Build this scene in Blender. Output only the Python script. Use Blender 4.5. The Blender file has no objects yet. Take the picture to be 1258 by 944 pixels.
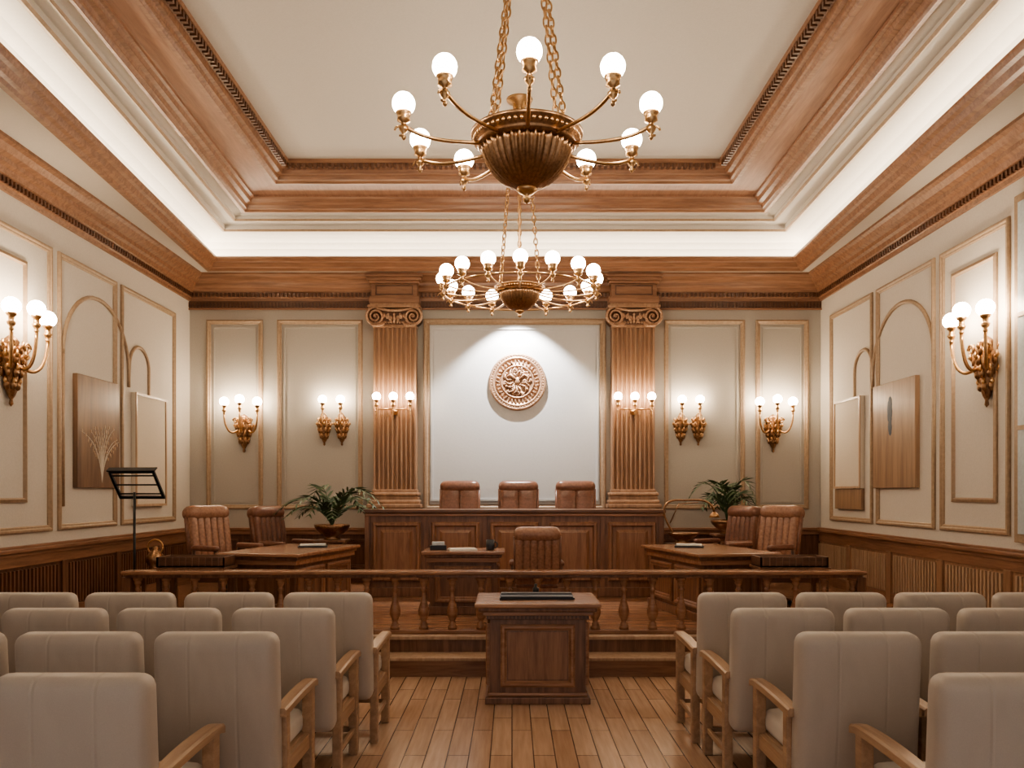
import bpy, bmesh, math, random
from mathutils import Vector, Matrix, Euler
random.seed(7)
pi=math.pi
S=bpy.context.scene
S.view_settings.view_transform='AgX'
S.view_settings.look='AgX - Medium High Contrast'
S.view_settings.exposure=0.22
# ------------------------------------------------------------------ materials
def desat(c,k):
    l=.2126*c[0]+.7152*c[1]+.0722*c[2]
    return tuple(x+(l-x)*k for x in c)
def newmat(name):
    m=bpy.data.materials.new(name); m.use_nodes=True
    nt=m.node_tree; b=nt.nodes['Principled BSDF']
    return m,nt,b
def wood(name,c1,c2,axis='z',rough=0.38,scale=1.0,bump=0.05,coat=0.25,ds=.12):
    c1=desat(c1,ds); c2=desat(c2,ds)
    m,nt,b=newmat(name); N=nt.nodes; L=nt.links
    tc=N.new('ShaderNodeTexCoord'); mp=N.new('ShaderNodeMapping')
    s={'x':(1.2,14,14),'y':(14,1.2,14),'z':(14,14,1.2)}[axis]
    mp.inputs['Scale'].default_value=[k*scale for k in s]
    n=N.new('ShaderNodeTexNoise'); n.inputs['Scale'].default_value=1.6; n.inputs['Detail'].default_value=6; n.inputs['Distortion'].default_value=0.8
    n2=N.new('ShaderNodeTexNoise'); n2.inputs['Scale'].default_value=9; n2.inputs['Detail'].default_value=3
    r=N.new('ShaderNodeValToRGB'); r.color_ramp.elements[0].position=.3; r.color_ramp.elements[1].position=.7
    r.color_ramp.elements[0].color=(*c1,1); r.color_ramp.elements[1].color=(*c2,1)
    mx=N.new('ShaderNodeMath'); mx.operation='MULTIPLY_ADD'; mx.inputs[1].default_value=.3; 
    L.new(tc.outputs['Object'],mp.inputs['Vector']); L.new(mp.outputs[0],n.inputs['Vector']); L.new(mp.outputs[0],n2.inputs['Vector'])
    L.new(n2.outputs['Fac'],mx.inputs[0]); 
    sb=N.new('ShaderNodeMath'); sb.operation='SUBTRACT'; sb.inputs[1].default_value=.15
    L.new(n.outputs['Fac'],sb.inputs[0]); L.new(sb.outputs[0],mx.inputs[2])
    L.new(mx.outputs[0],r.inputs['Fac']); L.new(r.outputs[0],b.inputs['Base Color'])
    bp=N.new('ShaderNodeBump'); bp.inputs['Strength'].default_value=bump; bp.inputs['Distance'].default_value=.01
    L.new(mx.outputs[0],bp.inputs['Height']); L.new(bp.outputs[0],b.inputs['Normal'])
    b.inputs['Roughness'].default_value=rough; b.inputs['Coat Weight'].default_value=coat; b.inputs['Coat Roughness'].default_value=.25
    return m
def plain(name,c,rough=.6,metal=0,nscale=40,var=.08,bump=.1,bdist=.003):
    m,nt,b=newmat(name); N=nt.nodes; L=nt.links
    tc=N.new('ShaderNodeTexCoord'); n=N.new('ShaderNodeTexNoise'); n.inputs['Scale'].default_value=nscale; n.inputs['Detail'].default_value=4
    L.new(tc.outputs['Object'],n.inputs['Vector'])
    r=N.new('ShaderNodeValToRGB')
    r.color_ramp.elements[0].position=.3; r.color_ramp.elements[1].position=.7
    r.color_ramp.elements[0].color=(*[k*(1-var) for k in c],1); r.color_ramp.elements[1].color=(*[min(1,k*(1+var)) for k in c],1)
    L.new(n.outputs['Fac'],r.inputs['Fac']); L.new(r.outputs[0],b.inputs['Base Color'])
    bp=N.new('ShaderNodeBump'); bp.inputs['Strength'].default_value=bump; bp.inputs['Distance'].default_value=bdist
    L.new(n.outputs['Fac'],bp.inputs['Height']); L.new(bp.outputs[0],b.inputs['Normal'])
    b.inputs['Roughness'].default_value=rough; b.inputs['Metallic'].default_value=metal
    return m
def emit(name,c,s):
    m,nt,b=newmat(name); b.inputs['Base Color'].default_value=(.9,.85,.75,1)
    b.inputs['Emission Color'].default_value=(*c,1); b.inputs['Emission Strength'].default_value=s; return m

W_TRIM=wood('wood_trim',(.21,.095,.046),(.36,.18,.095),'x',.4)
W_TRIMY=wood('wood_trim_y',(.21,.095,.046),(.36,.18,.095),'y',.4)
W_FRAME=wood('wood_ceiling_frame',(.26,.125,.07),(.37,.19,.11),'y',.5)
W_DARKV=wood('wood_dark_v',(.085,.035,.017),(.18,.078,.038),'z',.35)
W_DARKX=wood('wood_dark_x',(.085,.035,.017),(.18,.078,.038),'x',.35)
W_BENCH=wood('wood_bench',(.135,.056,.027),(.27,.125,.062),'z',.33)
W_PANEL=wood('wood_bench_panel',(.20,.088,.042),(.36,.175,.09),'z',.33)
W_PIL=wood('wood_pilaster',(.28,.15,.078),(.44,.25,.14),'z',.38)
W_OAK=wood('wood_oak_arm',(.38,.225,.125),(.54,.34,.20),'y',.4)
W_TOPX=wood('wood_top_x',(.28,.13,.065),(.44,.225,.12),'x',.25)
W_LIGHT=wood('wood_light',(.40,.26,.16),(.54,.37,.24),'z',.5)
W_ART=wood('art_wood',(.12,.06,.03),(.25,.135,.07),'z',.5,.5)
W_ART2=wood('art_wood_tan',(.24,.14,.08),(.38,.23,.13),'z',.5,.5)
BRASS=plain('brass',(.58,.37,.20),.28,1,60,.15,.1)
BRASSD=plain('antique_brass',(.34,.205,.12),.36,1,50,.3,.3)
SEALM=plain('bronze_seal',(.48,.31,.21),.45,.6,45,.3,.5,.006)
BLACK=plain('black_plastic',(.015,.015,.017),.35)
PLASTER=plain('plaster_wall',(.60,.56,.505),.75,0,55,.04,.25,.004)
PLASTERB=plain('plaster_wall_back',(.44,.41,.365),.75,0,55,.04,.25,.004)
PLASTERC=plain('plaster_ceiling',(.56,.525,.475),.85,0,70,.03,.3,.004)
COVE=plain('plaster_cove',(.74,.70,.64),.85,0,20,.02,.05)
WHITEP=plain('white_panel',(.58,.58,.58),.8,0,30,.02,.3,.004)
GOLD=plain('moulding_gold',(.38,.275,.19),.45,.1,30,.12,.1)
LEATH=plain('leather_tan',(.33,.18,.12),.27,0,35,.2,.25,.004)
LEATHD=plain('leather_dark',(.21,.10,.065),.28,0,35,.2,.25,.004)
PAPER=plain('paper',(.75,.73,.68),.8)
BLUEP=plain('pale_blue_pane',(.50,.56,.60),.35)
LEAF=plain('leaf',(.06,.10,.045),.45,0,12,.5,.1)
SOIL=plain('soil',(.03,.02,.015),.95)
ENAMEL=plain('mug_dark',(.03,.035,.045),.3)
INK=plain('ink_blue',(.05,.07,.10),.6)
CANVAS=plain('canvas_white',(.60,.54,.46),.8,0,120,.06,.3,.002)
GLOBE=emit('globe_glow',(1,.85,.65),34)
GLOBES=emit('globe_glow_sconce',(1,.80,.57),66)
STRIP=emit('cove_strip',(1,.89,.72),16)
# fabric
def fabric(name,c):
    m,nt,b=newmat(name); N=nt.nodes; L=nt.links
    tc=N.new('ShaderNodeTexCoord')
    n=N.new('ShaderNodeTexNoise'); n.inputs['Scale'].default_value=260; n.inputs['Detail'].default_value=2
    mp=N.new('ShaderNodeMapping'); mp.inputs['Scale'].default_value=(5,3,2.5)
    n2=N.new('ShaderNodeTexNoise'); n2.inputs['Scale'].default_value=1.3; n2.inputs['Detail'].default_value=1.5
    L.new(tc.outputs['Object'],n.inputs['Vector']); L.new(tc.outputs['Object'],mp.inputs[0]); L.new(mp.outputs[0],n2.inputs['Vector'])
    r=N.new('ShaderNodeValToRGB'); r.color_ramp.elements[0].color=(*[k*.9 for k in c],1); r.color_ramp.elements[1].color=(*[k*1.08 for k in c],1)
    L.new(n.outputs['Fac'],r.inputs['Fac']); L.new(r.outputs[0],b.inputs['Base Color'])
    sp=N.new('ShaderNodeSeparateXYZ'); L.new(tc.outputs['Object'],sp.inputs[0])
    a=N.new('ShaderNodeMath'); a.operation='ABSOLUTE'; L.new(sp.outputs['X'],a.inputs[0])
    s=N.new('ShaderNodeMath'); s.operation='SUBTRACT'; s.inputs[1].default_value=.11; L.new(a.outputs[0],s.inputs[0])
    a2=N.new('ShaderNodeMath'); a2.operation='ABSOLUTE'; L.new(s.outputs[0],a2.inputs[0])
    mr=N.new('ShaderNodeMapRange'); mr.inputs['From Min'].default_value=0; mr.inputs['From Max'].default_value=.010; L.new(a2.outputs[0],mr.inputs['Value'])
    b1=N.new('ShaderNodeBump'); b1.inputs['Strength'].default_value=.6; b1.inputs['Distance'].default_value=.004; L.new(mr.outputs[0],b1.inputs['Height'])
    b2=N.new('ShaderNodeBump'); b2.inputs['Strength'].default_value=.7; b2.inputs['Distance'].default_value=.04; L.new(n2.outputs['Fac'],b2.inputs['Height']); L.new(b1.outputs[0],b2.inputs['Normal'])
    b3=N.new('ShaderNodeBump'); b3.inputs['Strength'].default_value=.15; b3.inputs['Distance'].default_value=.001; L.new(n.outputs['Fac'],b3.inputs['Height']); L.new(b2.outputs[0],b3.inputs['Normal'])
    L.new(b3.outputs[0],b.inputs['Normal'])
    b.inputs['Roughness'].default_value=.5; b.inputs['Sheen Weight'].default_value=.2
    return m
FAB=fabric('fabric_beige',(.50,.435,.375)); FABS=fabric('fabric_seat',(.64,.59,.53))
# floor planks
def planks(name):
    m,nt,b=newmat(name); N=nt.nodes; L=nt.links
    tc=N.new('ShaderNodeTexCoord'); sp=N.new('ShaderNodeSeparateXYZ'); cb=N.new('ShaderNodeCombineXYZ')
    L.new(tc.outputs['Object'],sp.inputs[0]); L.new(sp.outputs['Y'],cb.inputs['X']); L.new(sp.outputs['X'],cb.inputs['Y'])
    br=N.new('ShaderNodeTexBrick'); br.inputs['Scale'].default_value=1; br.inputs['Brick Width'].default_value=.85; br.inputs['Row Height'].default_value=.135
    br.inputs['Mortar Size'].default_value=.0045; br.inputs['Mortar Smooth'].default_value=.3; br.inputs['Bias'].default_value=0
    br.inputs['Color1'].default_value=(.47,.30,.20,1); br.inputs['Color2'].default_value=(.60,.42,.30,1); br.inputs['Mortar'].default_value=(.13,.075,.05,1)
    br.offset=.37
    L.new(cb.outputs[0],br.inputs['Vector'])
    mp=N.new('ShaderNodeMapping'); mp.inputs['Scale'].default_value=(24,1.6,1); L.new(tc.outputs['Object'],mp.inputs[0])
    n=N.new('ShaderNodeTexNoise'); n.inputs['Scale'].default_value=1.5; n.inputs['Detail'].default_value=6; L.new(mp.outputs[0],n.inputs['Vector'])
    r=N.new('ShaderNodeValToRGB'); r.color_ramp.elements[0].position=.3; r.color_ramp.elements[0].color=(.72,.68,.64,1); r.color_ramp.elements[1].position=.7; r.color_ramp.elements[1].color=(1.0,1.0,1.0,1)
    L.new(n.outputs['Fac'],r.inputs['Fac'])
    mx=N.new('ShaderNodeMix'); mx.data_type='RGBA'; mx.blend_type='MULTIPLY'; mx.inputs['Factor'].default_value=.8
    L.new(br.outputs['Color'],mx.inputs['A']); L.new(r.outputs[0],mx.inputs['B']); L.new(mx.outputs['Result'],b.inputs['Base Color'])
    bp=N.new('ShaderNodeBump'); bp.inputs['Strength'].default_value=.4; bp.inputs['Distance'].default_value=.003; bp.invert=True
    L.new(br.outputs['Fac'],bp.inputs['Height']); L.new(bp.outputs[0],b.inputs['Normal'])
    b.inputs['Roughness'].default_value=.24
    return m
FLOOR=planks('floor_planks')

# ------------------------------------------------------------------ mesh builder
def T(x=0,y=0,z=0,rx=0,ry=0,rz=0):
    return Matrix.Translation((x,y,z))@Euler((rx,ry,rz)).to_matrix().to_4x4()
class MB:
    def __init__(s): s.v=[];s.f=[];s.m=[];s.sm=[];s.mats=[]
    def mi(s,mat):
        if mat not in s.mats: s.mats.append(mat)
        return s.mats.index(mat)
    def add(s,vs,fs,mat,smooth=False,M=None):
        o=len(s.v); k=s.mi(mat)
        for v in vs:
            v=Vector(v)
            s.v.append(tuple(M@v if M else v))
        for f in fs: s.f.append([i+o for i in f]); s.m.append(k); s.sm.append(smooth)
    def box(s,x0,x1,y0,y1,z0,z1,mat,b=0.0,M=None):
        if b<=0:
            vs=[(x,y,z) for x in(x0,x1) for y in(y0,y1) for z in(z0,z1)]
            s.add(vs,[(0,1,3,2),(4,6,7,5),(0,4,5,1),(2,3,7,6),(0,2,6,4),(1,5,7,3)],mat,False,M); return
        bm=bmesh.new(); bmesh.ops.create_cube(bm,size=1)
        for v in bm.verts:
            v.co=Vector(((x0+x1)/2+v.co.x*(x1-x0),(y0+y1)/2+v.co.y*(y1-y0),(z0+z1)/2+v.co.z*(z1-z0)))
        bmesh.ops.bevel(bm,geom=bm.edges[:],offset=b,segments=2,affect='EDGES',profile=.6)
        bm.verts.index_update()
        s.add([v.co.copy() for v in bm.verts],[[v.index for v in f.verts] for f in bm.faces],mat,False,M); bm.free()
    def pillow(s,c,size,r,mat,M=None,n=10,bulge=0.0,bax=1):
        hx,hy,hz=[k/2 for k in size]; vs=[];fs=[];idx={}
        def key(p):
            k=tuple(round(q,5) for q in p)
            if k not in idx: idx[k]=len(vs); vs.append(p)
            return idx[k]
        def grid():
            for ax in range(3):
                for sg in(-1,1):
                    for i in range(n):
                        for j in range(n):
                            q=[]
                            for (a,b) in((i,j),(i+1,j),(i+1,j+1),(i,j+1)):
                                u=-math.cos(pi*a/n); w=-math.cos(pi*b/n)
                                p=[0,0,0]; p[ax]=sg; p[(ax+1)%3]=u; p[(ax+2)%3]=w
                                q.append(key(tuple(p)))
                            fs.append(q if sg>0 else q[::-1])
        grid()
        out=[]
        h=(hx,hy,hz)
        for p in vs:
            P=Vector((p[0]*hx,p[1]*hy,p[2]*hz))
            I=Vector([max(-(h[k]-r),min(h[k]-r,P[k])) for k in range(3)])
            d=P-I
            if d.length>1e-9: P=I+d.normalized()*r
            if bulge:
                a=(bax+1)%3;b2=(bax+2)%3
                w=max(0,1-p[a]**2)*max(0,1-p[b2]**2)
                P[bax]+=bulge*w*(1 if p[bax]>0 else -1)*min(1,abs(p[bax]))
            out.append(P+Vector(c))
        s.add(out,fs,mat,True,M)
    def lathe(s,prof,mat,seg=24,M=None,smooth=True,flute=0,fn=0):
        vs=[];fs=[]
        for (r,z) in prof:
            for i in range(seg):
                a=2*pi*i/seg; rr=r*(1+(flute*math.cos(fn*a) if fn else 0))
                vs.append((rr*math.cos(a),rr*math.sin(a),z))
        for k in range(len(prof)-1):
            for i in range(seg):
                j=(i+1)%seg
                fs.append((k*seg+i,k*seg+j,(k+1)*seg+j,(k+1)*seg+i))
        if prof[0][0]>1e-4: fs.append(tuple(range(seg))[::-1])
        if prof[-1][0]>1e-4: fs.append(tuple((len(prof)-1)*seg+i for i in range(seg)))
        s.add(vs,fs,mat,smooth,M)
    def ball(s,c,r,mat,M=None,seg=16,sc=(1,1,1)):
        pr=[(r*math.sin(pi*i/(seg//2)),-r*math.cos(pi*i/(seg//2))) for i in range(seg//2+1)]
        MM=Matrix.Translation(c)@Matrix.Diagonal((*sc,1)); 
        if M: MM=M@MM
        s.lathe(pr,mat,seg,MM)
    def tube(s,pts,r,mat,seg=8,closed=False,M=None):
        pts=[Vector(p) for p in pts]; n=len(pts); vs=[];fs=[]
        rs=r if isinstance(r,(list,tuple)) else [r]*n
        prev=None
        for i,p in enumerate(pts):
            if closed: t=pts[(i+1)%n]-pts[i-1]
            else: t=pts[min(i+1,n-1)]-pts[max(i-1,0)]
            t.normalize()
            if prev is None:
                u=t.orthogonal().normalized()
            else:
                u=prev-t*prev.dot(t)
                if u.length<1e-6:u=t.orthogonal()
                u.normalize()
            prev=u; w=t.cross(u)
            for k in range(seg):
                a=2*pi*k/seg; vs.append(p+(u*math.cos(a)+w*math.sin(a))*rs[i])
        m=n if closed else n-1
        for i in range(m):
            i2=(i+1)%n
            for k in range(seg):
                k2=(k+1)%seg
                fs.append((i*seg+k,i*seg+k2,i2*seg+k2,i2*seg+k))
        if not closed:
            fs.append(tuple(range(seg))[::-1]); fs.append(tuple((n-1)*seg+k for k in range(seg)))
        s.add(vs,fs,mat,True,M)
    def frame(s,o,u,v,n,w,h,prof,mat,M=None):
        o,u,v,n=map(Vector,(o,u,v,n)); vs=[];fs=[]
        for (i,ht) in prof:
            for (a,b) in((i,i),(w-i,i),(w-i,h-i),(i,h-i)): vs.append(o+u*a+v*b+n*ht)
        for k in range(len(prof)-1):
            for i in range(4):
                j=(i+1)%4; fs.append((k*4+i,k*4+j,(k+1)*4+j,(k+1)*4+i))
        s.add(vs,fs,mat,False,M)
    def mesh(s,name):
        me=bpy.data.meshes.new(name); me.from_pydata(s.v,[],s.f)
        for m in s.mats: me.materials.append(m)
        me.polygons.foreach_set('material_index',s.m); me.polygons.foreach_set('use_smooth',s.sm)
        me.update(); bm=bmesh.new(); bm.from_mesh(me); bmesh.ops.recalc_face_normals(bm,faces=bm.faces[:]); bm.to_mesh(me); bm.free()
        return me
    def obj(s,name,loc=(0,0,0),rz=0): return place(name,s.mesh(name),loc,rz)
def place(name,me,loc=(0,0,0),rz=0,sc=1,rx=0):
    o=bpy.data.objects.new(name,me); o.location=loc; o.rotation_euler=(rx,0,rz); o.scale=(sc,sc,sc)
    S.collection.objects.link(o); return o
def bez(p0,p1,p2,p3,n=12):
    p0,p1,p2,p3=map(Vector,(p0,p1,p2,p3)); o=[]
    for i in range(n+1):
        t=i/n; o.append(p0*(1-t)**3+p1*3*t*(1-t)**2+p2*3*t*t*(1-t)+p3*t**3)
    return o
MP=[(0,0),(0,.02),(.012,.032),(.03,.032),(.042,.02),(.055,.02),(.065,.01),(.065,0)]  # panel moulding

# ------------------------------------------------------------------ room
XL,XR,YB,YF,ZC=-4.75,4.55,12.0,-2.0,5.75
PF=.32
b=MB(); b.box(XL-.1,XR+.1,YF,YB+.1,-.1,0,FLOOR); b.obj('floor')
b=MB(); b.box(XL-.12,XL,YF,YB+.1,0,5.9,PLASTER); b.obj('wall_left')
b=MB(); b.box(XR,XR+.12,YF,YB+.1,0,5.9,PLASTER); b.obj('wall_right')
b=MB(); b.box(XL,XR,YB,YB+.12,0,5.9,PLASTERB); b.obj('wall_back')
# tray ceiling rings
def extra(i):
    if i<=.30: return 0
    if i<=.8: return 1
    return max(0,1-(i-.8)/1.1)
def ring(pts,force=None):
    vs=[]
    for (i,z) in pts:
        e=extra(i) if force is None else force
        vs+=[(XL+i+.9*e,YF+i,z),(XR-i-.5*e,YF+i,z),(XR-i,YB-i,z),(XL+i,YB-i,z)]
    fs=[]
    for k in range(len(pts)-1):
        for i in range(4):
            j=(i+1)%4; fs.append((k*4+i,k*4+j,(k+1)*4+j,(k+1)*4+i))
    return vs,fs
b=MB()
def R(pts,mat,force=None):
    vs,fs=ring(pts,force); b.add(vs,fs,mat)
R([(.28,4.82),(.40,4.82)],PLASTERC)
R([(.40,4.82),(.42,4.79),(.47,4.79),(.49,4.82),(.53,4.83),(.56,4.88),(.60,4.89),(.62,4.92),(.62,4.95),(.54,4.95),(.54,4.89)],W_TRIM,1)
R([(.54,4.89),(.30001,4.89),(.30001,5.06),(.33,5.14),(.40,5.21),(.52,5.25),(.75,5.27)],COVE,1)
R([(.75,5.27),(.75,5.25),(.78,5.245),(.80,5.27)],GOLD)
R([(.80,5.27),(.80,5.33),(.98,5.34)],PLASTERC)
R([(.98,5.34),(.98,5.32),(1.0,5.315),(1.02,5.34)],GOLD)
R([(1.02,5.34),(1.02,5.38),(1.15,5.40)],PLASTERC)
R([(1.15,5.40),(1.16,5.37),(1.21,5.365),(1.23,5.39),(1.25,5.40),(1.27,5.44),(1.33,5.45),(1.35,5.49),(1.39,5.50)],W_TRIM)
R([(1.39,5.50),(1.39,5.53),(1.72,5.55)],W_FRAME)
R([(1.72,5.55),(1.73,5.525),(1.78,5.525),(1.80,5.55),(1.83,5.56),(1.84,5.60),(1.89,5.61),(1.91,5.66),(1.96,5.67),(1.98,5.70),(2.0,5.70),(2.0,ZC)],W_TRIM)
i0=1.965
for k in range(int((YB-YF-2*i0)/.07)):
    y=YF+i0+k*.07
    for x in (XL+i0,XR-i0): b.box(x-.028,x+.028,y,y+.035,5.64,5.70,W_DARKX)
for k in range(int((XR-XL-2*i0)/.07)):
    x=XL+i0+k*.07
    b.box(x,x+.035,YB-i0-.028,YB-i0+.028,5.64,5.70,W_DARKX)
vs=[(XL+1.9,YF+1.9,ZC),(XR-1.9,YF+1.9,ZC),(XR-1.9,YB-1.9,ZC),(XL+1.9,YB-1.9,ZC)]
b.add(vs,[(0,1,2,3)],PLASTERC)
b.add([(XL-.1,YF,5.9),(XR+.1,YF,5.9),(XR+.1,YB+.1,5.9),(XL-.1,YB+.1,5.9)],[(0,1,2,3)],PLASTERC)
b.obj('ceiling')
b=MB(); R([(.40,4.905),(.31,4.905)],STRIP,1); b.obj('cove_light')
# crown
b=MB()
R([(0,4.46),(.03,4.46),(.035,4.50),(.05,4.51),(.05,4.57),(.08,4.59),(.10,4.64),(.14,4.66),(.15,4.70),(.20,4.72),(.24,4.77),(.28,4.79),(.28,4.83)],W_TRIM,0)
for k in range(int((XR-XL)/.06)):
    x=XL+.05+k*.06; b.box(x,x+.03,YB-.085,YB-.05,4.515,4.57,W_DARKX)
for k in range(int(14/.06)):
    y=YF+k*.06
    b.box(XL+.05,XL+.075,y,y+.03,4.515,4.57,W_DARKX); b.box(XR-.075,XR-.05,y,y+.03,4.515,4.57,W_DARKX)
b.obj('trim_1')
b=MB()
b.box(XL,XR,YB-.035,YB,4.34,4.46,W_DARKX,.004); b.box(XL,XR,YB-.05,YB-.03,4.33,4.355,W_TRIM)
for k in range(int((XR-XL)/.05)):
    x=XL+k*.05; b.box(x,x+.022,YB-.05,YB-.033,4.37,4.44,W_DARKX)
b.obj('trim_2')
# platform + step
b=MB()
b.box(XL,XR,7.52,YB,0,PF,W_TOPX); b.box(XL,XR,7.27,7.53,0,.15,W_TRIM)
b.box(XL,XR,7.24,7.53,.145,.175,W_LIGHT,.008); b.box(XL,XR,7.49,7.6,PF-.03,PF+.003,W_LIGHT,.006)
b.box(XL,XR,7.515,7.53,.175,PF-.03,W_BENCH)
b.obj('stepped_platform')
# wainscot on side walls
def wains(x,sg,mat,slat,name):
    b=MB()
    def bx(d,y0,y1,z0,z1,m,bv=0):
        x0,x1=sorted((x,x+sg*d)); b.box(x0,x1,y0,y1,z0,z1,m,bv)
    bx(.02,YF,YB,0,1.05,mat)
    bx(.05,YF,YB,1.03,1.07,W_TRIMY,.005); bx(.08,YF,YB,1.07,1.11,W_TRIMY,.01); bx(.055,YF,YB,1.11,1.135,W_TRIMY,.005)
    bx(.035,YF,YB,.93,1.03,W_TRIMY,.004)
    bx(.04,YF,7.27,0,.16,W_TRIMY,.004); bx(.04,7.6,YB,PF,PF+.13,W_TRIMY,.004)
    y=YF
    while y<YB-.1:
        bx(.045,y,y+.11,.1 if y<7.2 else PF,.94,W_PIL if mat is W_PIL else W_BENCH,.004)
        yy=y+.15
        while yy<y+1.12 and yy<YB:
            bx(.040,yy,yy+.03,.18 if yy<7.2 else PF+.14,.90,slat); yy+=.062
        y+=1.17
    b.obj(name)
wains(XL,1,W_DARKV,W_BENCH,'trim_7'); wains(XR,-1,W_PIL,W_LIGHT,'trim_8')
b=MB()
b.box(XL,XR,YB-.02,YB,PF,1.05,W_DARKV); b.box(XL,XR,YB-.06,YB,1.03,1.09,W_TRIM,.008); b.box(XL,XR,YB-.085,YB,1.09,1.13,W_TRIM,.008)
b.box(XL,XR,YB-.045,YB,PF,PF+.14,W_DARKX,.005)
x=XL+.1
while x<XR-.6:
    b.frame((x,YB-.02,PF+.2),(1,0,0),(0,0,1),(0,-1,0),.62,.44,MP,W_DARKV); x+=.72
b.obj('trim_9')
# back wall panel mouldings
def bframe(b,x0,x1,z0,z1,mat=GOLD,y=YB,d=MP): b.frame((x0,y,z0),(1,0,0),(0,0,1),(0,-1,0),x1-x0,z1-z0,d,mat)
b=MB()
for (x0,x1) in((-4.50,-3.67),(-3.46,-2.20),(2.24,3.43),(3.59,4.37)):
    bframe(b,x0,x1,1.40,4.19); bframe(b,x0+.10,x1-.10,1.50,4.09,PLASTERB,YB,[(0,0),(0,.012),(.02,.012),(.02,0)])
b.obj('trim_3')
b=MB()
b.box(-1.24,1.32,YB-.03,YB,1.45,4.14,WHITEP); bframe(b,-1.30,1.38,1.38,4.20,GOLD,YB,[(0,0),(0,.05),(.02,.06),(.05,.06),(.07,.04),(.09,.045),(.09,.02)])
bframe(b,-1.19,1.27,1.52,4.07,WHITEP,YB-.03,[(0,0),(0,.02),(.03,.02),(.03,0)])
b.obj('trim_4')
# side wall panel mouldings
def sidepanels(x,sg,rects,inner,arcs,name):
    b=MB(); u=(0,1,0);n=(sg,0,0)
    for (y0,y1,z0,z1) in rects: b.frame((x,y0,z0),u,(0,0,1),n,y1-y0,z1-z0,MP,GOLD)
    for (y0,y1,z0,z1) in inner: b.frame((x,y0,z0),u,(0,0,1),n,y1-y0,z1-z0,[(0,0),(0,.02),(.03,.03),(.045,0)],GOLD)
    for pts in arcs: b.tube([(x+sg*.006,p[0],p[1]) for p in pts],.024,GOLD,8)
    b.obj(name)
def arc(cy,cz,r,a0,a1,n=20): return [(cy+r*math.cos(math.radians(a0+(a1-a0)*i/n)),cz+r*math.sin(math.radians(a0+(a1-a0)*i/n))) for i in range(n+1)]
F=lambda y0,y1:(y0,y1,1.25,4.17)
sidepanels(XL,1,[F(3.0,5.3),F(5.5,8.38),F(8.50,9.75),F(9.87,11.45)],[(3.3,5.0,1.55,3.9),(5.8,7.95,1.55,3.9)],
  [arc(9.33,3.12,.74,180,0)+[(10.07,3.10),(10.07,2.95)], [(8.59,1.5),(8.59,3.12)],
   [(10.07,3.0)]+arc(10.36,3.22,.27,180,0,14)+[(10.63,1.6)]],'trim_5')
sidepanels(XR,-1,[F(3.0,5.8),F(7.42,8.62),F(8.74,10.13),F(10.25,11.6)],[(7.62,8.40,1.55,3.9)],
  [arc(9.5,3.12,.74,180,0)+[(10.24,3.10),(10.24,2.95)], [(8.76,1.5),(8.76,3.12)],
   [(10.24,3.0)]+arc(10.52,3.22,.27,180,0,14)+[(10.79,1.6)]],'trim_6')
b=MB()
b.box(XR-.05,XR,6.1,7.3,1.2,4.3,GOLD,.01); b.box(XR-.065,XR-.05,6.18,7.22,1.28,4.22,BLUEP); 
for z in(2.2,3.2): b.box(XR-.075,XR-.05,6.18,7.22,z,z+.04,GOLD)
b.box(XR-.075,XR-.05,6.68,6.72,1.28,4.22,GOLD); b.obj('window_1')

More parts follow.
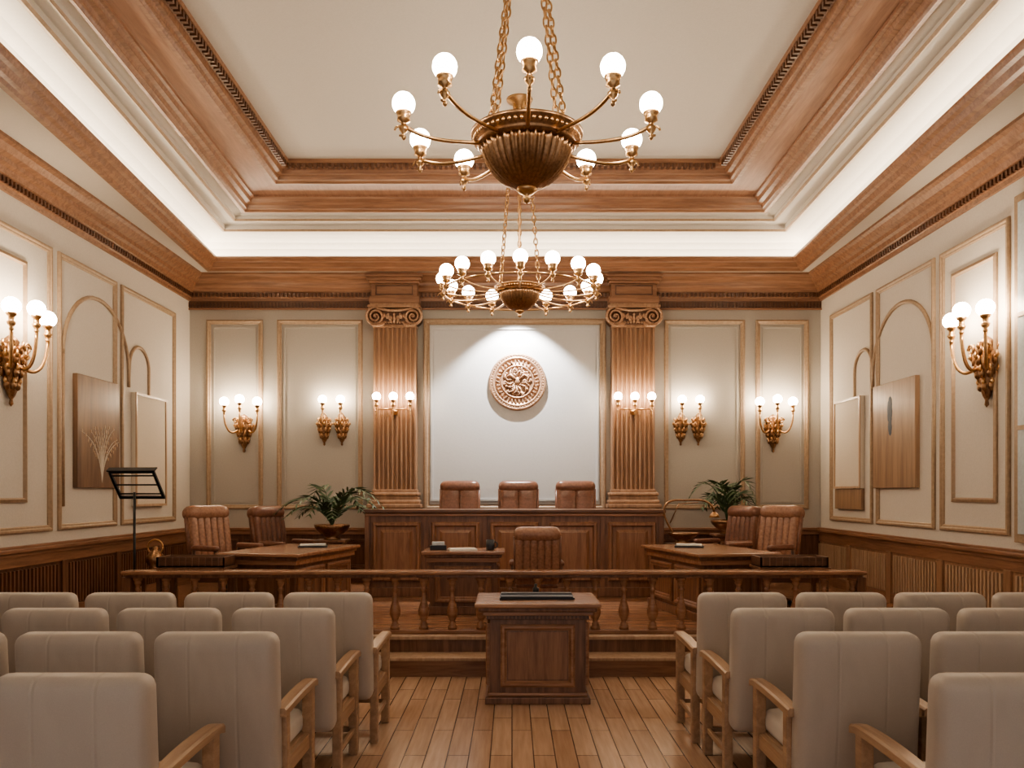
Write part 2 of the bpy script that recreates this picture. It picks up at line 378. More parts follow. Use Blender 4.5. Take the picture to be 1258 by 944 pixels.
# ------------------------------------------------------------------ pilasters
def pilaster():
    b=MB(); w=.31; d=.20
    b.box(-.40,.40,-.34,0,0,.18,W_PIL,.01); b.box(-.36,.36,-.30,0,.18,1.10,W_PIL,.01)
    b.frame((-.28,-.30,.28),(1,0,0),(0,0,1),(0,-1,0),.56,.72,MP,W_PIL)
    b.box(-.39,.39,-.33,0,1.10,1.16,W_PIL,.015); b.box(-.37,.37,-.28,0,1.16,1.22,W_PIL,.025)
    b.box(-.345,.345,-.25,0,1.22,1.27,W_PIL,.01); b.box(-.36,.36,-.265,0,1.27,1.33,W_PIL,.028); b.box(-.325,.325,-.23,0,1.33,1.37,W_PIL,.008)
    prof=[(-w,0),(-w,-d)]
    nf=9; fw=(2*w-.03)/nf
    for k in range(nf):
        x0=-w+.015+k*fw
        prof.append((x0+.010,-d))
        for j in range(1,8):
            a=pi*j/8; prof.append((x0+.010+(fw-.020)*(1-math.cos(a))/2,-d+math.sin(a)*.04))
        prof.append((x0+fw-.010,-d))
    prof+=[(w,-d),(w,0)]
    z0,z1=1.37,3.74; n=len(prof); vs=[(x,y,z0) for x,y in prof]+[(x,y,z1) for x,y in prof]
    b.add(vs,[(i,i+1,n+i+1,n+i) for i in range(n-1)],W_PIL)
    b.box(-.32,.32,-.225,0,3.72,3.76,W_PIL,.012)
    for k in range(15): b.ball((-.28+k*.04,-.225,3.79),.02,W_PIL,None,8)
    b.box(-.30,.30,-.23,0,3.76,3.98,W_DARKX,.01)
    for sx in(-1,1):
        pts=[]; rr=[]
        for i in range(46):
            t=i/45; a=t*4.6*pi; r=.125*(1-t)**.9+.012
            pts.append((sx*(.27+ -r*math.cos(a+pi/2)*1.0),-.27,3.865+r*math.sin(a+pi/2))); rr.append(.024*(1-.55*t))
        b.tube(pts,rr,SEALM,8)
        b.lathe([(.11,0),(.12,.04),(.10,.12),(.12,.23)],W_DARKX,20,T(sx*.27,-.01,3.865,rx=pi/2))
        b.ball((sx*.27,-.28,3.865),.022,SEALM,None,10)
        for k in range(3): b.tube(bez((sx*.14,-.25,3.80),(sx*(.16+.02*k),-.30,3.72),(sx*(.2+.05*k),-.32,3.70),(sx*(.22+.06*k),-.30,3.76),6),[.012,.02,.024,.02,.014,.01,.006],SEALM,6)
    b.tube(bez((-.27,-.27,3.99),(-.1,-.27,3.94),(.1,-.27,3.94),(.27,-.27,3.99)),.02,SEALM,8)
    for k in range(7): b.ball((-.15+k*.05,-.25,3.86-.02*math.cos(k-3)),.028,SEALM,None,10,(1,.7,1.3))
    for a in(-1,0,1):
        for k in range(4): b.ball((a*.05+a*k*.012,-.265,3.80+.03*k),.018,SEALM,None,8,(1,.6,1.6))
    b.box(-.38,.38,-.30,0,3.99,4.03,W_PIL,.012); b.box(-.35,.35,-.27,0,4.03,4.06,W_PIL,.006)
    b.box(-.36,.36,-.28,0,4.06,4.16,W_TRIM,.008); b.box(-.33,.33,-.25,0,4.16,4.34,W_TRIM,.006)
    b.frame((-.27,-.25,4.18),(1,0,0),(0,0,1),(0,-1,0),.54,.14,[(0,0),(0,.01),(.015,.01),(.015,0)],W_DARKX)
    b.box(-.36,.36,-.29,0,4.34,4.38,W_TRIM,.01); b.box(-.39,.39,-.32,0,4.38,4.43,W_TRIM,.015); b.box(-.41,.41,-.34,0,4.43,4.47,W_TRIM,.01)
    return b.mesh('pilaster')
pm=pilaster()
place('pilaster',pm,(-1.70,YB,PF)); place('pilaster',pm,(1.76,YB,PF))

# ------------------------------------------------------------------ seal
b=MB()
MS=T(rx=pi/2)
b.lathe([(.42,0),(.42,.03),(.405,.06),(.39,.06),(.375,.038),(.36,.06),(.34,.06),(.33,.03),(.25,.03),(.245,.055),(.225,.055),(.22,.035),(.0001,.045)],SEALM,64,MS)
for k in range(60):
    a=2*pi*k/60; b.ball((.378*math.cos(a),-.052,.378*math.sin(a)),.012,SEALM,None,8)
for k in range(34):
    a=2*pi*k/34; b.box(-.010,.010,-.02,.025,-.026,.026,SEALM,.004,T(.288*math.cos(a),-.045,.288*math.sin(a),ry=-a+pi/2+random.uniform(-.5,.5)))
for k in range(14):
    a=2*pi*k/14+random.uniform(-.1,.1); r=.15+random.uniform(-.03,.03)
    b.tube([(r*.4*math.cos(a),-.055,r*.4*math.sin(a)),(r*.85*math.cos(a+.3),-.07,r*.85*math.sin(a+.3)),(r*1.15*math.cos(a+.05),-.058,r*1.15*math.sin(a+.05)),(r*1.3*math.cos(a-.15),-.05,r*1.3*math.sin(a-.15))],[.010,.014,.012,.006],SEALM,6)
for k in range(170):
    a=random.uniform(0,2*pi); r=.205*math.sqrt(random.uniform(.02,1)); b.ball((r*math.cos(a),-.045,r*math.sin(a)),random.uniform(.008,.017),SEALM,None,8,(1,1.2,1.3))
b.ball((0,-.055,.01),.045,SEALM,None,14,(1,.6,1.3))
for sx in(-1,1): b.tube([(sx*.03,-.065,.03),(sx*.10,-.075,.10),(sx*.16,-.065,.07),(sx*.13,-.06,-.02)],[.018,.02,.016,.008],SEALM,8)
b.obj('wall_seal',(.08,YB-.03,3.27))

# ------------------------------------------------------------------ sconces
def ornate(b,x=0,s=1.0):
    M=Matrix.Translation((x,-.03,0))@Matrix.Diagonal((s,s*.75,s,1))
    b.lathe([(.001,-.33),(.018,-.31),(.012,-.28),(.03,-.25),(.05,-.20),(.06,-.13),(.085,-.06),(.095,0),(.08,.06),(.05,.10),(.06,.13),(.03,.16),(.001,.18)],BRASSD,20,M,True,.10,7)
    for lv,(z,r,n) in enumerate(((-.18,.05,6),(-.09,.075,8),(0,.095,9),(.07,.075,7))):
        for k in range(n):
            a=2*pi*(k+.5*lv)/n
            b.ball((r*math.cos(a),r*math.sin(a),z),.026,BRASSD,M@T(),8,(1,1,1.5))
            b.tube([M@Vector((r*math.cos(a),r*math.sin(a),z)),M@Vector((r*1.4*math.cos(a),r*1.4*math.sin(a),z+.03)),M@Vector((r*1.25*math.cos(a),r*1.25*math.sin(a),z+.06))],[.012,.016,.006],BRASS,6)
    b.ball((x,-.06*s,.0),.04*s,BRASS,None,12)
def cup(b,x,y,z,r,gm):
    M=T(x,y,z)
    b.lathe([(.001,-.13),(.014,-.125),(.02,-.11),(.012,-.10),(.028,-.08),(.034,-.06),(.022,-.05),(.022,-.02),(.034,-.01),(.042,.012),(.03,.02)],BRASS,14,M@T(0,0,-r*.75))
    b.ball((x,y,z+.012),r,gm,None,18)
def sconce3():
    b=MB(); ornate(b,0,1.12)
    for (gx,gy,gz) in((-.24,-.18,.355),(0,-.23,.385),(.24,-.18,.355)):
        cup(b,gx,gy,gz,.066,GLOBES)
        b.tube(bez((gx*.15,-.05,.02),(gx*.6,gy*.6,-.18),(gx,gy,-.05),(gx,gy,gz-.17)),.014,BRASS,8)
    for sx in(-1,1):
        b.tube([(sx*(.10+.045*math.cos(a)*(1-a/14)),-.10,.10+.045*math.sin(a)*(1-a/14)) for a in [i*.45 for i in range(18)]],.010,BRASS,6)
    return b.mesh('sconce_triple')
def sconce1():
    b=MB(); ornate(b,0,.9); cup(b,0,-.14,.36,.062,GLOBES)
    b.tube(bez((0,-.05,.02),(0,-.22,-.02),(0,-.14,.10),(0,-.14,.21)),.012,BRASS,8)
    b.tube([(.0+.04*math.cos(a),-.09,.13+.05*math.sin(a)) for a in [i*.35 for i in range(16)]],.008,BRASS,6)
    return b.mesh('sconce_single')
def sconcebar():
    b=MB(); b.lathe([(.05,0),(.055,.015),(.03,.03),(.02,.05)],BRASS,18,T(0,0,-.10,rx=pi/2))
    b.tube(bez((0,-.04,-.1),(0,-.15,-.14),(0,-.16,-.12),(0,-.15,-.08)),.012,BRASS,8)
    b.tube([(-.25,-.15,-.08),(.25,-.15,-.08)],.012,BRASS,8)
    for x in(-.24,0,.24):
        cup(b,x,-.15,.09,.06,GLOBES)
        b.lathe([(.001,-.22),(.010,-.20),(.004,-.17),(.016,-.14),(.006,-.11),(.02,-.08)],BRASS,10,T(x,-.15,0))
    for x in(-.16,-.08,.08,.16): b.lathe([(.001,-.19),(.010,-.175),(.004,-.15),(.006,-.08)],BRASS,8,T(x,-.15,0))
    return b.mesh('sconce_bar')
m3=sconce3(); m1=sconce1(); mb=sconcebar()
place('wall_sconce',m3,(-3.94,YB,2.60)); place('wall_sconce',m3,(3.84,YB,2.60))
place('wall_sconce',m3,(XL,7.66,2.90),pi/2,1.2); place('wall_sconce',m3,(XR,7.74,2.90),-pi/2,1.2)
for x in(-2.76,-2.50,2.48,2.74): place('candle_wall_sconce',m1,(x,YB,2.63))
for x in(-1.70,1.76): place('bar_wall_sconce',mb,(x,YB-.20,2.92))

# ------------------------------------------------------------------ chandeliers
def chandelier(R,angs,bowl,gr,ztop,nch,ringy,armr,drop):
    b=MB(); k=bowl/.36; D=T(0,0,-drop)
    b.lathe([(r*k,z*k) for r,z in [(.001,-.42),(.02,-.41),(.03,-.38),(.015,-.365),(.045,-.35),(.07,-.33),(.06,-.305)]],BRASS,24,D)
    b.lathe([(.06*k,-.315*k),(.11*k,-.30*k),(.17*k,-.265*k),(.22*k,-.215*k),(.26*k,-.155*k),(.285*k,-.09*k),(.295*k,-.05*k)],BRASSD,192,D,True,.04,36)
    b.lathe([(.295*k,-.06*k),(.315*k,-.055*k),(.325*k,-.04*k),(.325*k,-.02*k),(.35*k,-.015*k),(.35*k,.01*k),(.365*k,.015*k),(.37*k,.035*k),(.345*k,.045*k),(.30*k,.03*k),(.10*k,.04*k),(.05*k,.05*k),(.001,.055*k)],BRASSD,64,D)
    for i in range(56):
        a=2*pi*i/56; b.ball((.342*k*math.cos(a),.342*k*math.sin(a),-.004*k-drop),.015*k,BRASS,None,8)
    for a in angs:
        a=math.radians(a)-pi/2; c,s=math.cos(a),math.sin(a)
        P=lambda r,z:(r*c,r*s,z)
        b.tube(bez(P(bowl*.85,-.05*k-drop),P(bowl*1.5,-.07-drop),P(R*.85,-.14-drop*.5),P(R,-.13),14),armr,BRASS,8)
        g=gr/.085
        b.tube([P(R+.03*g+.035*g*math.cos(t),-.17+.035*g*math.sin(t)) for t in [q*.6 for q in range(9)]],armr*.6,BRASS,6)
        b.lathe([(.001,-.26*g),(.014*g,-.25*g),(.018*g,-.23*g),(.008*g,-.215*g),(.03*g,-.19*g),(.038*g,-.165*g),(.02*g,-.15*g),(.02*g,-.13*g),(.05*g,-.115*g),(.045*g,-.09*g),(.052*g,-.07*g),(.060*g,-.05*g),(.03*g,-.045*g)],BRASS,16,T(*P(R,0)))
        b.ball(P(R,.01),gr,GLOBE,None,20)
    if ringy: b.tube([(R*math.cos(t),R*math.sin(t),-.14) for t in [2*pi*i/64 for i in range(64)]],armr*1.1,BRASS,8,True)
    for c in range(nch):
        a=2*pi*(c+.5)/nch if nch==4 else 2*pi*c/3+pi/2
        p0=Vector((bowl*.9*math.cos(a),bowl*.9*math.sin(a),.03*k-drop)); p1=Vector((.06*math.cos(a),.06*math.sin(a),ztop-.06))
        d=(p1-p0); L=.058; n=int(d.length/L); q=d.to_track_quat('Z','Y').to_matrix().to_4x4()
        for i in range(n):
            M=Matrix.Translation(p0+d*((i+.5)/n))@q@Matrix.Rotation(pi/2*(i%2)+.4,4,'Z')
            b.tube([M@Vector((.019*math.cos(t),0,.040*math.sin(t))) for t in [2*pi*j/12 for j in range(12)]],.0065,BRASS,6,True)
    if ringy: b.tube([(0,0,.05-drop),(0,0,ztop-.05)],.008,BRASS,8)
    b.lathe([(.001,ztop-.16),(.03,ztop-.14),(.02,ztop-.11),(.06,ztop-.09),(.07,ztop-.05),(.13,ztop-.02),(.14,ztop)],BRASS,32)
    return b
chandelier(.83,[0,37,-37,76,-76,114,-114,146,-146],.37,.075,ZC-4.17,4,False,.013,.14).obj('chandelier',(.10,5.5,4.17))
chandelier(.80,[i*22.5 for i in range(16)],.255,.072,ZC-3.87,3,True,.009,.10).obj('chandelier',(.08,8.5,3.87))

# ------------------------------------------------------------------ paintings
def art(name,x,sg,y0,y1,z0,z1,mat,kind):
    b=MB(); xa,xb=sorted((x,x+sg*.055)); b.box(xa,xb,y0,y1,z0,z1,mat,.006)
    f=x+sg*.056
    if kind=='plant':
        cy=(y0+y1)/2+.05
        for k in range(11):
            a=(k-5)*.12+random.uniform(-.03,.03); h=.30+.35*math.cos(a*1.5)+random.uniform(-.05,.05)
            b.tube(bez((f,cy,z0+.06),(f,cy+a*.05,z0+.06+h*.5),(f,cy+a*.3,z0+.06+h*.9),(f,cy+a*.75,z0+.06+h)),[.005]*6+[.004]*4+[.002]*3,CANVAS,5)
            for j in range(6): b.ball((f,cy+a*(.25+.09*j)+random.uniform(-.02,.02),z0+.06+h*(.55+.09*j)),.012,W_LIGHT,None,6,(.3,1,2))
    if kind=='ink':
        for k in range(14):
            b.ball((f-sg*.001,(y0+y1)/2+.08+random.uniform(-.04,.04),z1-.35-random.uniform(-.1,.2)),random.uniform(.03,.055),INK,None,8,(.04,.8,2.2))
    if kind=='frame': b.frame((f-sg*.002,y0,z0),(0,1,0),(0,0,1),(sg,0,0),y1-y0,z1-z0,[(0,0),(0,.015),(.03,.015),(.03,0)],W_LIGHT)
    b.obj(name)
art('wall_painting',XL,1,8.80,9.74,1.70,2.94,W_ART,'plant')
art('framed_canvas',XL,1,10.15,11.05,1.47,2.90,CANVAS,'frame')
art('wall_painting',XR,-1,9.08,10.14,1.70,2.96,W_ART2,'ink')
art('framed_canvas',XR,-1,10.5,11.35,1.70,2.90,CANVAS,'frame')
b=MB(); b.box(XR-.05,XR,10.5,11.35,1.42,1.695,W_ART2,.006); b.obj('wall_plaque')

# ------------------------------------------------------------------ judges bench
b=MB(); bx0,bx1=-1.84,1.90; y0=10.35; zt=1.43
b.box(bx0,bx1,y0,y0+.6,PF,zt-.08,W_BENCH); b.box(bx0-.05,bx1+.05,y0-.06,y0+.65,zt-.045,zt,W_DARKX,.012)
b.box(bx0-.03,bx1+.03,y0-.035,y0+.62,zt-.085,zt-.045,W_TOPX,.012); b.box(bx0-.03,bx1+.03,y0-.03,y0+.6,PF,PF+.12,W_BENCH,.01)
n=5; w=(bx1-bx0)/n
for k in range(n):
    x=bx0+k*w
    b.box(x-.03,x+.03,y0-.02,y0,PF+.12,zt-.08,W_BENCH,.004)
    b.frame((x+.07,y0,PF+.2),(1,0,0),(0,0,1),(0,-1,0),w-.14,zt-PF-.36,[(0,0),(0,.02),(.015,.04),(.04,.04),(.06,.012),(.06,.004),(.10,.004),(.14,.03),(.15,.03)],W_PANEL)
    b.box(x+.21,x+w-.21,y0-.03,y0,PF+.34,zt-.29,W_PANEL,.004)
b.box(bx1-.03,bx1+.03,y0-.02,y0,PF+.12,zt-.08,W_BENCH,.004)
b.obj('judges_bench')
b=MB(); b.box(bx0+.02,bx1-.02,y0+.62,11.62,PF,.62,W_DARKX,.005); b.obj('bench_riser')

# ------------------------------------------------------------------ leather chairs: face +y, origin on floor
def leather(lm,name,H=1.12,n=6):
    b=MB(); w=.50
    tl=T(0,-.22,.50,rx=.16)
    hb=H-.50
    for k in range(n):
        x=-w/2+w*(k+.5)/n
        b.pillow((x,0,(hb-.12)/2),(w/n+.014,.15,hb-.10),.042,lm,tl,6)
    b.pillow((0,0,hb-.09),(w+.05,.20,.17),.083,lm,tl,10)
    b.tube([tl@Vector(p) for p in((-w/2-.01,0,0),(-w/2-.012,0,hb-.12))],.02,LEATHD,6)
    b.tube([tl@Vector(p) for p in((w/2+.01,0,0),(w/2+.012,0,hb-.12))],.02,LEATHD,6)
    b.pillow((0,.07,.47),(w+.02,.54,.14),.06,lm,None,10,.015,2)
    b.pillow((0,.05,.40),(w,.48,.06),.02,LEATHD,None,4)
    for sx in(-1,1):
        b.pillow((sx*(w/2+.045),.06,.66),(.07,.40,.06),.028,LEATHD,None,8)
        b.tube(bez((sx*(w/2+.045),.22,.64),(sx*(w/2+.05),.27,.5),(sx*(w/2+.03),.15,.42),(sx*.15,.05,.38)),.016,W_DARKX,8)
        b.tube([(sx*(w/2+.045),-.12,.64),(sx*(w/2+.03),-.15,.44)],.016,W_DARKX,8)
    b.lathe([(.03,.08),(.03,.36),(.07,.38)],BLACK,16)
    for k in range(5):
        a=2*pi*k/5+.3; c,s=math.cos(a),math.sin(a)
        b.tube([(0,0,.12),(.16*c,.16*s,.10),(.29*c,.29*s,.065)],[.03,.022,.016],W_DARKX,8)
        b.lathe([(.001,-.015),(.03,-.015),(.03,.015),(.001,.015)],BLACK,14,T(.29*c,.29*s,.03,rx=pi/2))
    return b.mesh(name)
lt=leather(LEATH,'leather_chair_mesh'); ld=leather(LEATHD,'leather_chair_dark_mesh'); lj=leather(LEATHD,'judge_chair_mesh',1.18,2)
for x in(-.73,.09,.89): place('judge_chair',lj,(x,11.12,.62),pi,1.02)
place('leather_office_chair',lt,(-3.32,9.4,PF),-pi/2-.55,1.06)
place('leather_office_chair',ld,(-2.90,10.4,PF),-pi/2-.45,1.04)
place('leather_office_chair',lt,(2.95,9.55,PF),pi/2+.55,1.06)
place('leather_office_chair',ld,(2.78,10.55,PF),pi/2+.45,1.04)
place('leather_office_chair',lt,(.26,8.62,PF),0,.88)

# ------------------------------------------------------------------ tables
def table(name,x0,x1,y0,y1,z,zp,rz=0):
    b=MB(); cx,cy=(x0+x1)/2,(y0+y1)/2; x0-=cx;x1-=cx;y0-=cy;y1-=cy; z-=zp; z_=zp; zp=0
    b.box(x0,x1,y0,y1,z-.035,z,W_TOPX,.01); b.box(x0+.03,x1-.03,y0+.03,y1-.03,z-.07,z-.035,W_BENCH,.012); b.box(x0+.05,x1-.05,y0+.05,y1-.05,z-.12,z-.07,W_TOPX,.006)
    b.box(x0+.09,x1-.09,y0+.09,y1-.09,zp,z-.12,W_BENCH); b.box(x0+.06,x1-.06,y0+.06,y1-.06,zp,zp+.09,W_BENCH,.01)
    h=z-.12-zp-.17
    n=max(1,round((x1-x0-.2)/.55)); w=(x1-x0-.2)/n
    for k in range(n): b.frame((x0+.1+k*w+.04,y0+.09,zp+.13),(1,0,0),(0,0,1),(0,-1,0),w-.08,h,MP,W_PANEL)
    n=max(1,round((y1-y0-.2)/.55)); w=(y1-y0-.2)/n
    for k in range(n):
        b.frame((x0+.09,y0+.1+k*w+.04,zp+.13),(0,1,0),(0,0,1),(-1,0,0),w-.08,h,MP,W_PANEL)
        b.frame((x1-.09,y0+.1+k*w+.04,zp+.13),(0,1,0),(0,0,1),(1,0,0),w-.08,h,MP,W_PANEL)
    return b.obj(name,(cx,cy,z_),rz)
table('counsel_table',-2.88,-1.95,8.2,9.75,1.03,PF,-.22)
table('counsel_table',1.68,2.60,8.2,9.75,1.03,PF,.22)
table('clerk_desk',-.98,-.08,8.75,9.35,1.01,PF)
# clutter
b=MB(); b.lathe([(.035,0),(.04,.005),(.04,.10),(.035,.10),(.033,.01),(.001,.01)],ENAMEL,20); b.tube([(.04+.028*math.sin(t),0,.05+.03*math.cos(t)) for t in [i*pi/8 for i in range(9)]],.006,ENAMEL,6); bm_=b.mesh('mug')
place('coffee_mug',bm_,(-.24,9.0,1.01),0,1.15) 
b=MB(); b.box(-.15,.15,-.11,.11,0,.012,PAPER); b.box(-.14,.15,-.10,.12,.012,.02,PAPER); b.obj('paper_stack',(-.55,9.0,1.01),.2)
b=MB(); b.box(-.09,.09,-.06,.06,0,.05,BLACK,.006); b.box(-.07,.07,-.05,.04,.05,.09,BLUEP,.006); b.obj('desk_phone',(-.82,9.05,1.01),.1)
def tray():
    b=MB(); b.box(-.30,.30,-.14,.14,0,.015,BLACK); 
    for a in((-.30,.30,-.14,-.125),(-.30,.30,.125,.14),(-.30,-.285,-.14,.14),(.285,.30,-.14,.14)): b.box(*a,.0,.09,W_DARKX)
    b.box(-.26,.26,-.11,.11,.015,.05,PAPER); 
    for k in range(10): b.box(-.28+k*.058,-.27+k*.058,-.145,-.138,.01,.085,W_BENCH)
    return b.mesh('tray')
tm=tray()
def sidet(name,loc,h=.49,w=.22):
    b=MB(); b.box(-w,w,-.2,.2,h-.03,h,W_BENCH,.006)
    for sx in(-w+.04,w-.04):
        for sy in(-.16,.16): b.box(sx-.02,sx+.02,sy-.02,sy+.02,0,h-.02,W_BENCH)
    b.obj(name,loc)
sidet('side_table',(-3.12,8.05,PF),.60,.34); sidet('side_table',(2.74,8.05,PF),.60,.34)
place('document_tray',tm,(-3.12,8.05,PF+.60),0,1.1); place('document_tray',tm,(2.74,8.05,PF+.60),0,1.1)
b=MB(); b.box(-.16,.16,-.12,.12,0,.02,BLACK,.004); b.box(-.14,.14,-.10,.10,.02,.035,PAPER); fm=b.mesh('folder')
place('document_folder',fm,(-2.25,9.2,1.03),.2); place('document_folder',fm,(2.0,9.2,1.03),-.2)

# ------------------------------------------------------------------ balustrade
b=MB(); rx0,rx1,ry=-3.66,3.32,7.70
b.box(rx0,rx1,ry-.10,ry+.10,.875,.91,W_TOPX,.014); b.box(rx0+.03,rx1-.03,ry-.07,ry+.07,.845,.875,W_BENCH,.008)
b.box(rx0,rx1,ry-.055,ry+.055,PF,PF+.035,W_TOPX,.006)
bal=[(.045,0),(.045,.03),(.03,.04),(.036,.055),(.022,.07),(.028,.09),(.047,.13),(.054,.17),(.042,.22),(.024,.28),(.018,.33),(.020,.36),(.034,.375),(.020,.39),(.022,.41),(.036,.44),(.03,.455),(.048,.465),(.048,.492)]
x=rx0+.12; xs=[]
while x<rx1-.05: xs.append(x); x+=.2705
for x in xs: b.lathe(bal,W_TOPX,14,T(x,ry,PF+.034))
for x in(rx0+.03,rx1-.03): b.box(x-.045,x+.045,ry-.05,ry+.05,PF,.85,W_BENCH,.01)
b.obj('bar_railing')

# ------------------------------------------------------------------ lectern desk
b=MB()
b.box(-.49,.49,-.36,.36,.755,.79,W_TOPX,.012); b.box(-.46,.46,-.33,.33,.72,.755,W_BENCH,.014); b.box(-.43,.43,-.31,.31,.69,.72,W_TOPX,.008)
for k in range(27): b.box(-.40+k*.03,-.385+k*.03,-.305,-.295,.665,.69,W_DARKX)
b.box(-.40,.40,-.295,.295,.66,.69,W_BENCH,.004)
b.box(-.375,.375,-.27,.27,.08,.66,W_BENCH,.006)
b.frame((-.29,-.27,.13),(1,0,0),(0,0,1),(0,-1,0),.58,.49,[(0,0),(0,.012),(.015,.024),(.03,.024),(.045,.004),(.05,.004)],W_TOPX)
b.box(-.23,.23,-.275,-.27,.19,.56,W_PANEL)
for sx,nn in((-1,-1),(1,1)): b.frame((sx*.375,-.21,.13),(0,1,0),(0,0,1),(nn,0,0),.42,.49,MP,W_TOPX)
b.box(-.41,.41,-.305,.305,0,.055,W_BENCH,.008); b.box(-.39,.39,-.285,.285,.055,.085,W_TOPX,.01)
b.obj('lectern_desk',(.20,6.62,0))
b=MB(); b.box(-.30,.30,-.13,.13,0,.018,BLACK,.005); b.box(-.29,.29,-.125,.02,.018,.026,BLACK,.003); b.box(-.29,.29,.03,.12,.018,.034,BLACK,.004); b.obj('black_keyboard_console',(.20,6.62,.79))
b=MB(); b.lathe([(.028,0),(.028,.05),(.012,.06),(.012,.085),(.001,.085)],BLACK,16); b.obj('ink_bottle',(.20,6.87,.79))

# ------------------------------------------------------------------ music stand, lantern
b=MB(); b.tube([(0,0,0.02),(0,0,1.33)],.013,BLACK,8)
for k in range(3):
    a=2*pi*k/3+.4; b.tube([(0,0,.18),(.22*math.cos(a),.22*math.sin(a),.012)],.011,BLACK,6)
M=T(.02,0,1.40,rx=-.95)
b.frame((-.25,-.17,0),(1,0,0),(0,1,0),(0,0,1),.50,.34,[(0,0),(0,.02),(.028,.02),(.028,0)],BLACK,M)
for k in range(3): b.box(-.23,.23,-.12+k*.11,-.105+k*.11,.0,.006,BLACK,0,M)
b.box(-.26,.26,-.175,-.165,0,.06,BLACK,0,M)
b.obj('music_stand',(-3.78,8.15,PF),-.15)
sidet('side_table',(-4.05,9.2,PF),.44)
b=MB(); b.lathe([(.08,0),(.085,.02),(.06,.04),(.10,.10),(.10,.16),(.05,.22),(.03,.25),(.035,.27),(.001,.28)],BRASSD,20)
b.tube([(.085*math.cos(t),0,.27+.085*math.sin(t)) for t in [i*pi/10 for i in range(21)]],.010,BRASS,6); b.obj('brass_lantern',(-4.03,9.2,PF+.44))

# ------------------------------------------------------------------ plants
def frond(b,az,L,up,M0):
    pts=bez((0,0,0),(L*.15,0,up*.7),(L*.55,0,up*1.15),(L,0,up*.45),12)
    Mz=M0@Matrix.Rotation(az,4,'Z')
    b.tube([Mz@p for p in pts],[.007-.0004*i for i in range(13)],LEAF,5)
    for i in range(2,13):
        for sd in(-1,1):
            p=pts[i]; t=(pts[min(i+1,12)]-pts[i-1]).normalized(); l=.17*math.sin(pi*(i/13.5))+.04
            d=(t*.75+Vector((0,sd*.75,-.12))).normalized(); q=p+d*l; wv=t*.015
            b.add([p-wv,p+wv,(p+q)/2+wv*1.3+Vector((0,0,.01)),q,(p+q)/2-wv*1.3],[(0,1,2,3,4)],LEAF,False,Mz)
def plant(name,loc,L,up,seed,n=11):
    random.seed(seed); b=MB()
    b.lathe([(.10,0),(.11,.01),(.07,.03),(.15,.08),(.21,.14),(.23,.19),(.22,.195),(.20,.16),(.001,.15)],BRASSD,32)
    b.lathe([(.195,.155),(.001,.17)],SOIL,20)
    for k in range(n): frond(b,2*pi*k/n+random.uniform(-.2,.2),L*random.uniform(.75,1.15),up*random.uniform(.6,1.3),T(0,0,.16))
    b.obj(name,loc)
def stand(loc,h):
    b=MB(); b.box(-.2,.2,-.2,.2,h-.03,h,W_BENCH,.006); b.box(-.16,.16,-.16,.16,.05,h-.03,W_BENCH,.005); b.box(-.2,.2,-.2,.2,0,.06,W_BENCH,.008)
    b.frame((-.13,-.16,.12),(1,0,0),(0,0,1),(0,-1,0),.26,h-.22,MP,W_PANEL); b.obj('plant_stand',loc)
stand((-2.32,10.5,PF),.72); plant('potted_palm',(-2.32,10.5,PF+.72),.62,.52,1,14)
stand((3.0,11.35,PF),.75); plant('potted_palm',(3.0,11.35,PF+.75),.50,.58,4)
stand((2.16,10.3,PF),.68)
b=MB(); b.lathe([(.10,0),(.11,.01),(.06,.03),(.16,.09),(.20,.13),(.19,.14),(.001,.12)],BRASSD,32)
b.tube(bez((-.10,0,.10),(-.30,0,.40),(-.28,0,.55),(-.05,0,.55),14)+bez((-.05,0,.55),(.15,0,.54),(.36,0,.60),(.40,0,.40),14)[1:],.013,BRASSD,8)
b.lathe([(.02,.0),(.05,-.03),(.07,-.07),(.065,-.07),(.001,-.01)],BRASS,20,T(.40,0,.40))
b.tube([(-.16,0,.26),(-.05,0,.50),(.2,0,.52)],.007,BRASSD,6)
b.obj('brass_arc_lamp',(2.16,10.3,PF+.68))

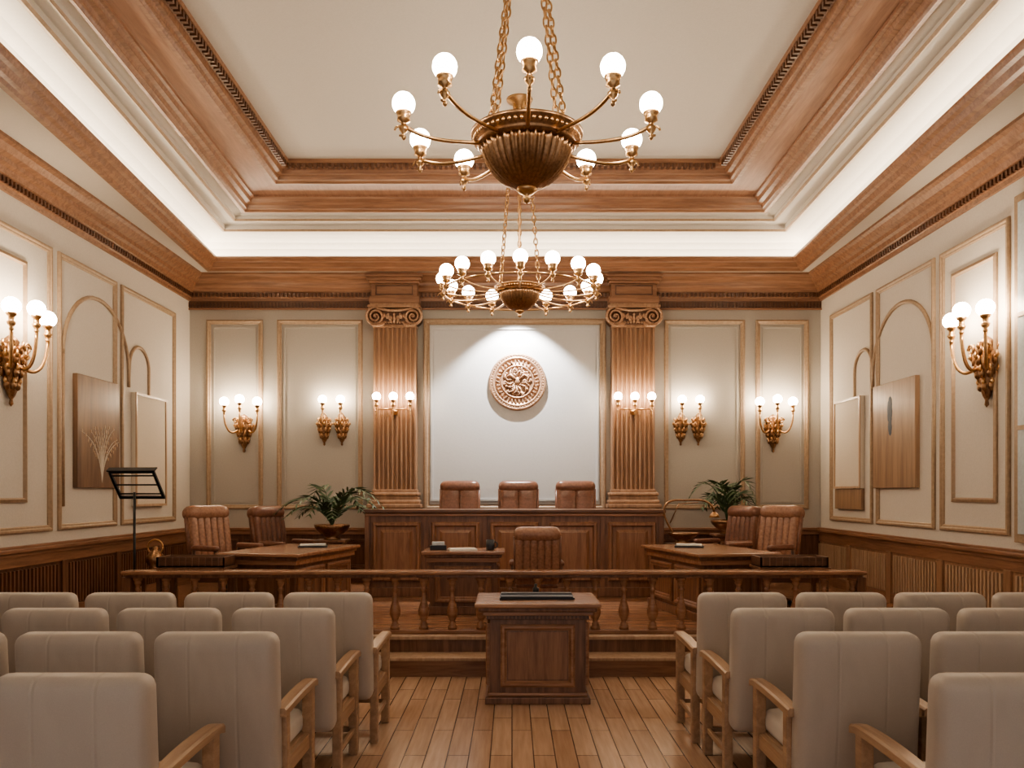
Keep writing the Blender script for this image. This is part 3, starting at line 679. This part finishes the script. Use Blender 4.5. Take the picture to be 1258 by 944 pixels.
# ------------------------------------------------------------------ audience chairs : face +y
def armchair():
    b=MB(); tl=T(0,0,.30,rx=.07)
    b.pillow((0,0,.35),(.57,.14,.70),.055,FAB,tl,18,.018,1)
    b.pillow((0,.30,.43),(.52,.52,.13),.05,FABS,None,12,.02,2)
    b.box(-.27,.27,.06,.54,.32,.375,W_OAK,.008)
    for sx in(-1,1):
        X=sx*.282
        b.box(X-.028,X+.028,.49,.555,0,.62,W_OAK,.008)
        b.box(X-.026,X+.026,.02,.075,0,.61,W_OAK,.008)
        b.box(X-.014,X+.014,.07,.50,.29,.37,W_OAK,.005)
        b.box(X-.012,X+.012,.07,.50,.14,.17,W_OAK,.004)
        n=12; vs=[];fs=[]
        for i in range(n+1):
            t=i/n; y=-.02+.63*t; z=.617+.014*math.sin(t*pi*.9)+.006*t - (.012*((t-.85)/.15)**2 if t>.85 else 0)
            w=.031+.005*math.sin(pi*t); th=.02
            for (dx,dz) in((-w,-th),(w,-th),(w,th*.5),(w*.75,th),(-w*.75,th),(-w,th*.5)): vs.append((X+dx,y,z+dz))
        for i in range(n):
            for k in range(6): fs.append((i*6+k,i*6+(k+1)%6,(i+1)*6+(k+1)%6,(i+1)*6+k))
        fs.append((5,4,3,2,1,0)); fs.append(tuple(n*6+k for k in range(6)))
        b.add(vs,fs,W_OAK)
    b.box(-.27,.27,.51,.54,.14,.17,W_OAK,.004)
    return b.mesh('armchair')
ac=armchair(); pitch=.64
rows=[(2.96,-1.57,1.79,3),(3.83,-1.37,1.605,4),(4.61,-1.28,1.515,5),(5.32,-1.19,1.49,5)]
for (Y,xl,xr,n) in rows:
    for k in range(n):
        place('upholstered_armchair',ac,(xl-k*pitch,Y,0),0)
        if xr+k*pitch<4.2: place('upholstered_armchair',ac,(xr+k*pitch,Y,0),0)

# ------------------------------------------------------------------ lights
def light(name,typ,loc,e,c,rot=(0,0,0),**kw):
    l=bpy.data.lights.new(name,typ); l.energy=e; l.color=c
    for k,v in kw.items(): setattr(l,k,v)
    o=bpy.data.objects.new(name,l); o.location=loc; o.rotation_euler=rot; S.collection.objects.link(o); return o
b=MB(); b.lathe([(.05,.12),(.055,.0),(.045,.0),(.04,.06),(.001,.07)],BRASS,20); b.tube([(0,0,.10),(0,.1,.16),(0,.30,.16)],.012,BRASS,8)
b.obj('picture_spotlight',(.06,11.42,4.42))
light('seal_spot','SPOT',(.06,11.42,4.40),430,(1,.96,.92),(math.radians(12),0,0),spot_size=math.radians(98),spot_blend=.4,shadow_soft_size=.03)
w=bpy.data.worlds.new('World'); S.world=w; w.use_nodes=True
w.node_tree.nodes['Background'].inputs[0].default_value=(1,.95,.90,1); w.node_tree.nodes['Background'].inputs[1].default_value=.65  # added warm fill, entering where the front wall behind the camera is omitted

# ------------------------------------------------------------------ camera
c=bpy.data.cameras.new('cam'); co=bpy.data.objects.new('camera',c); S.collection.objects.link(co)
co.location=(0,0,1.65); co.rotation_euler=(pi/2,0,0)
c.sensor_width=36; c.lens=36*1000/1258; c.shift_y=(605-472)/1258; c.clip_start=.05
S.camera=co
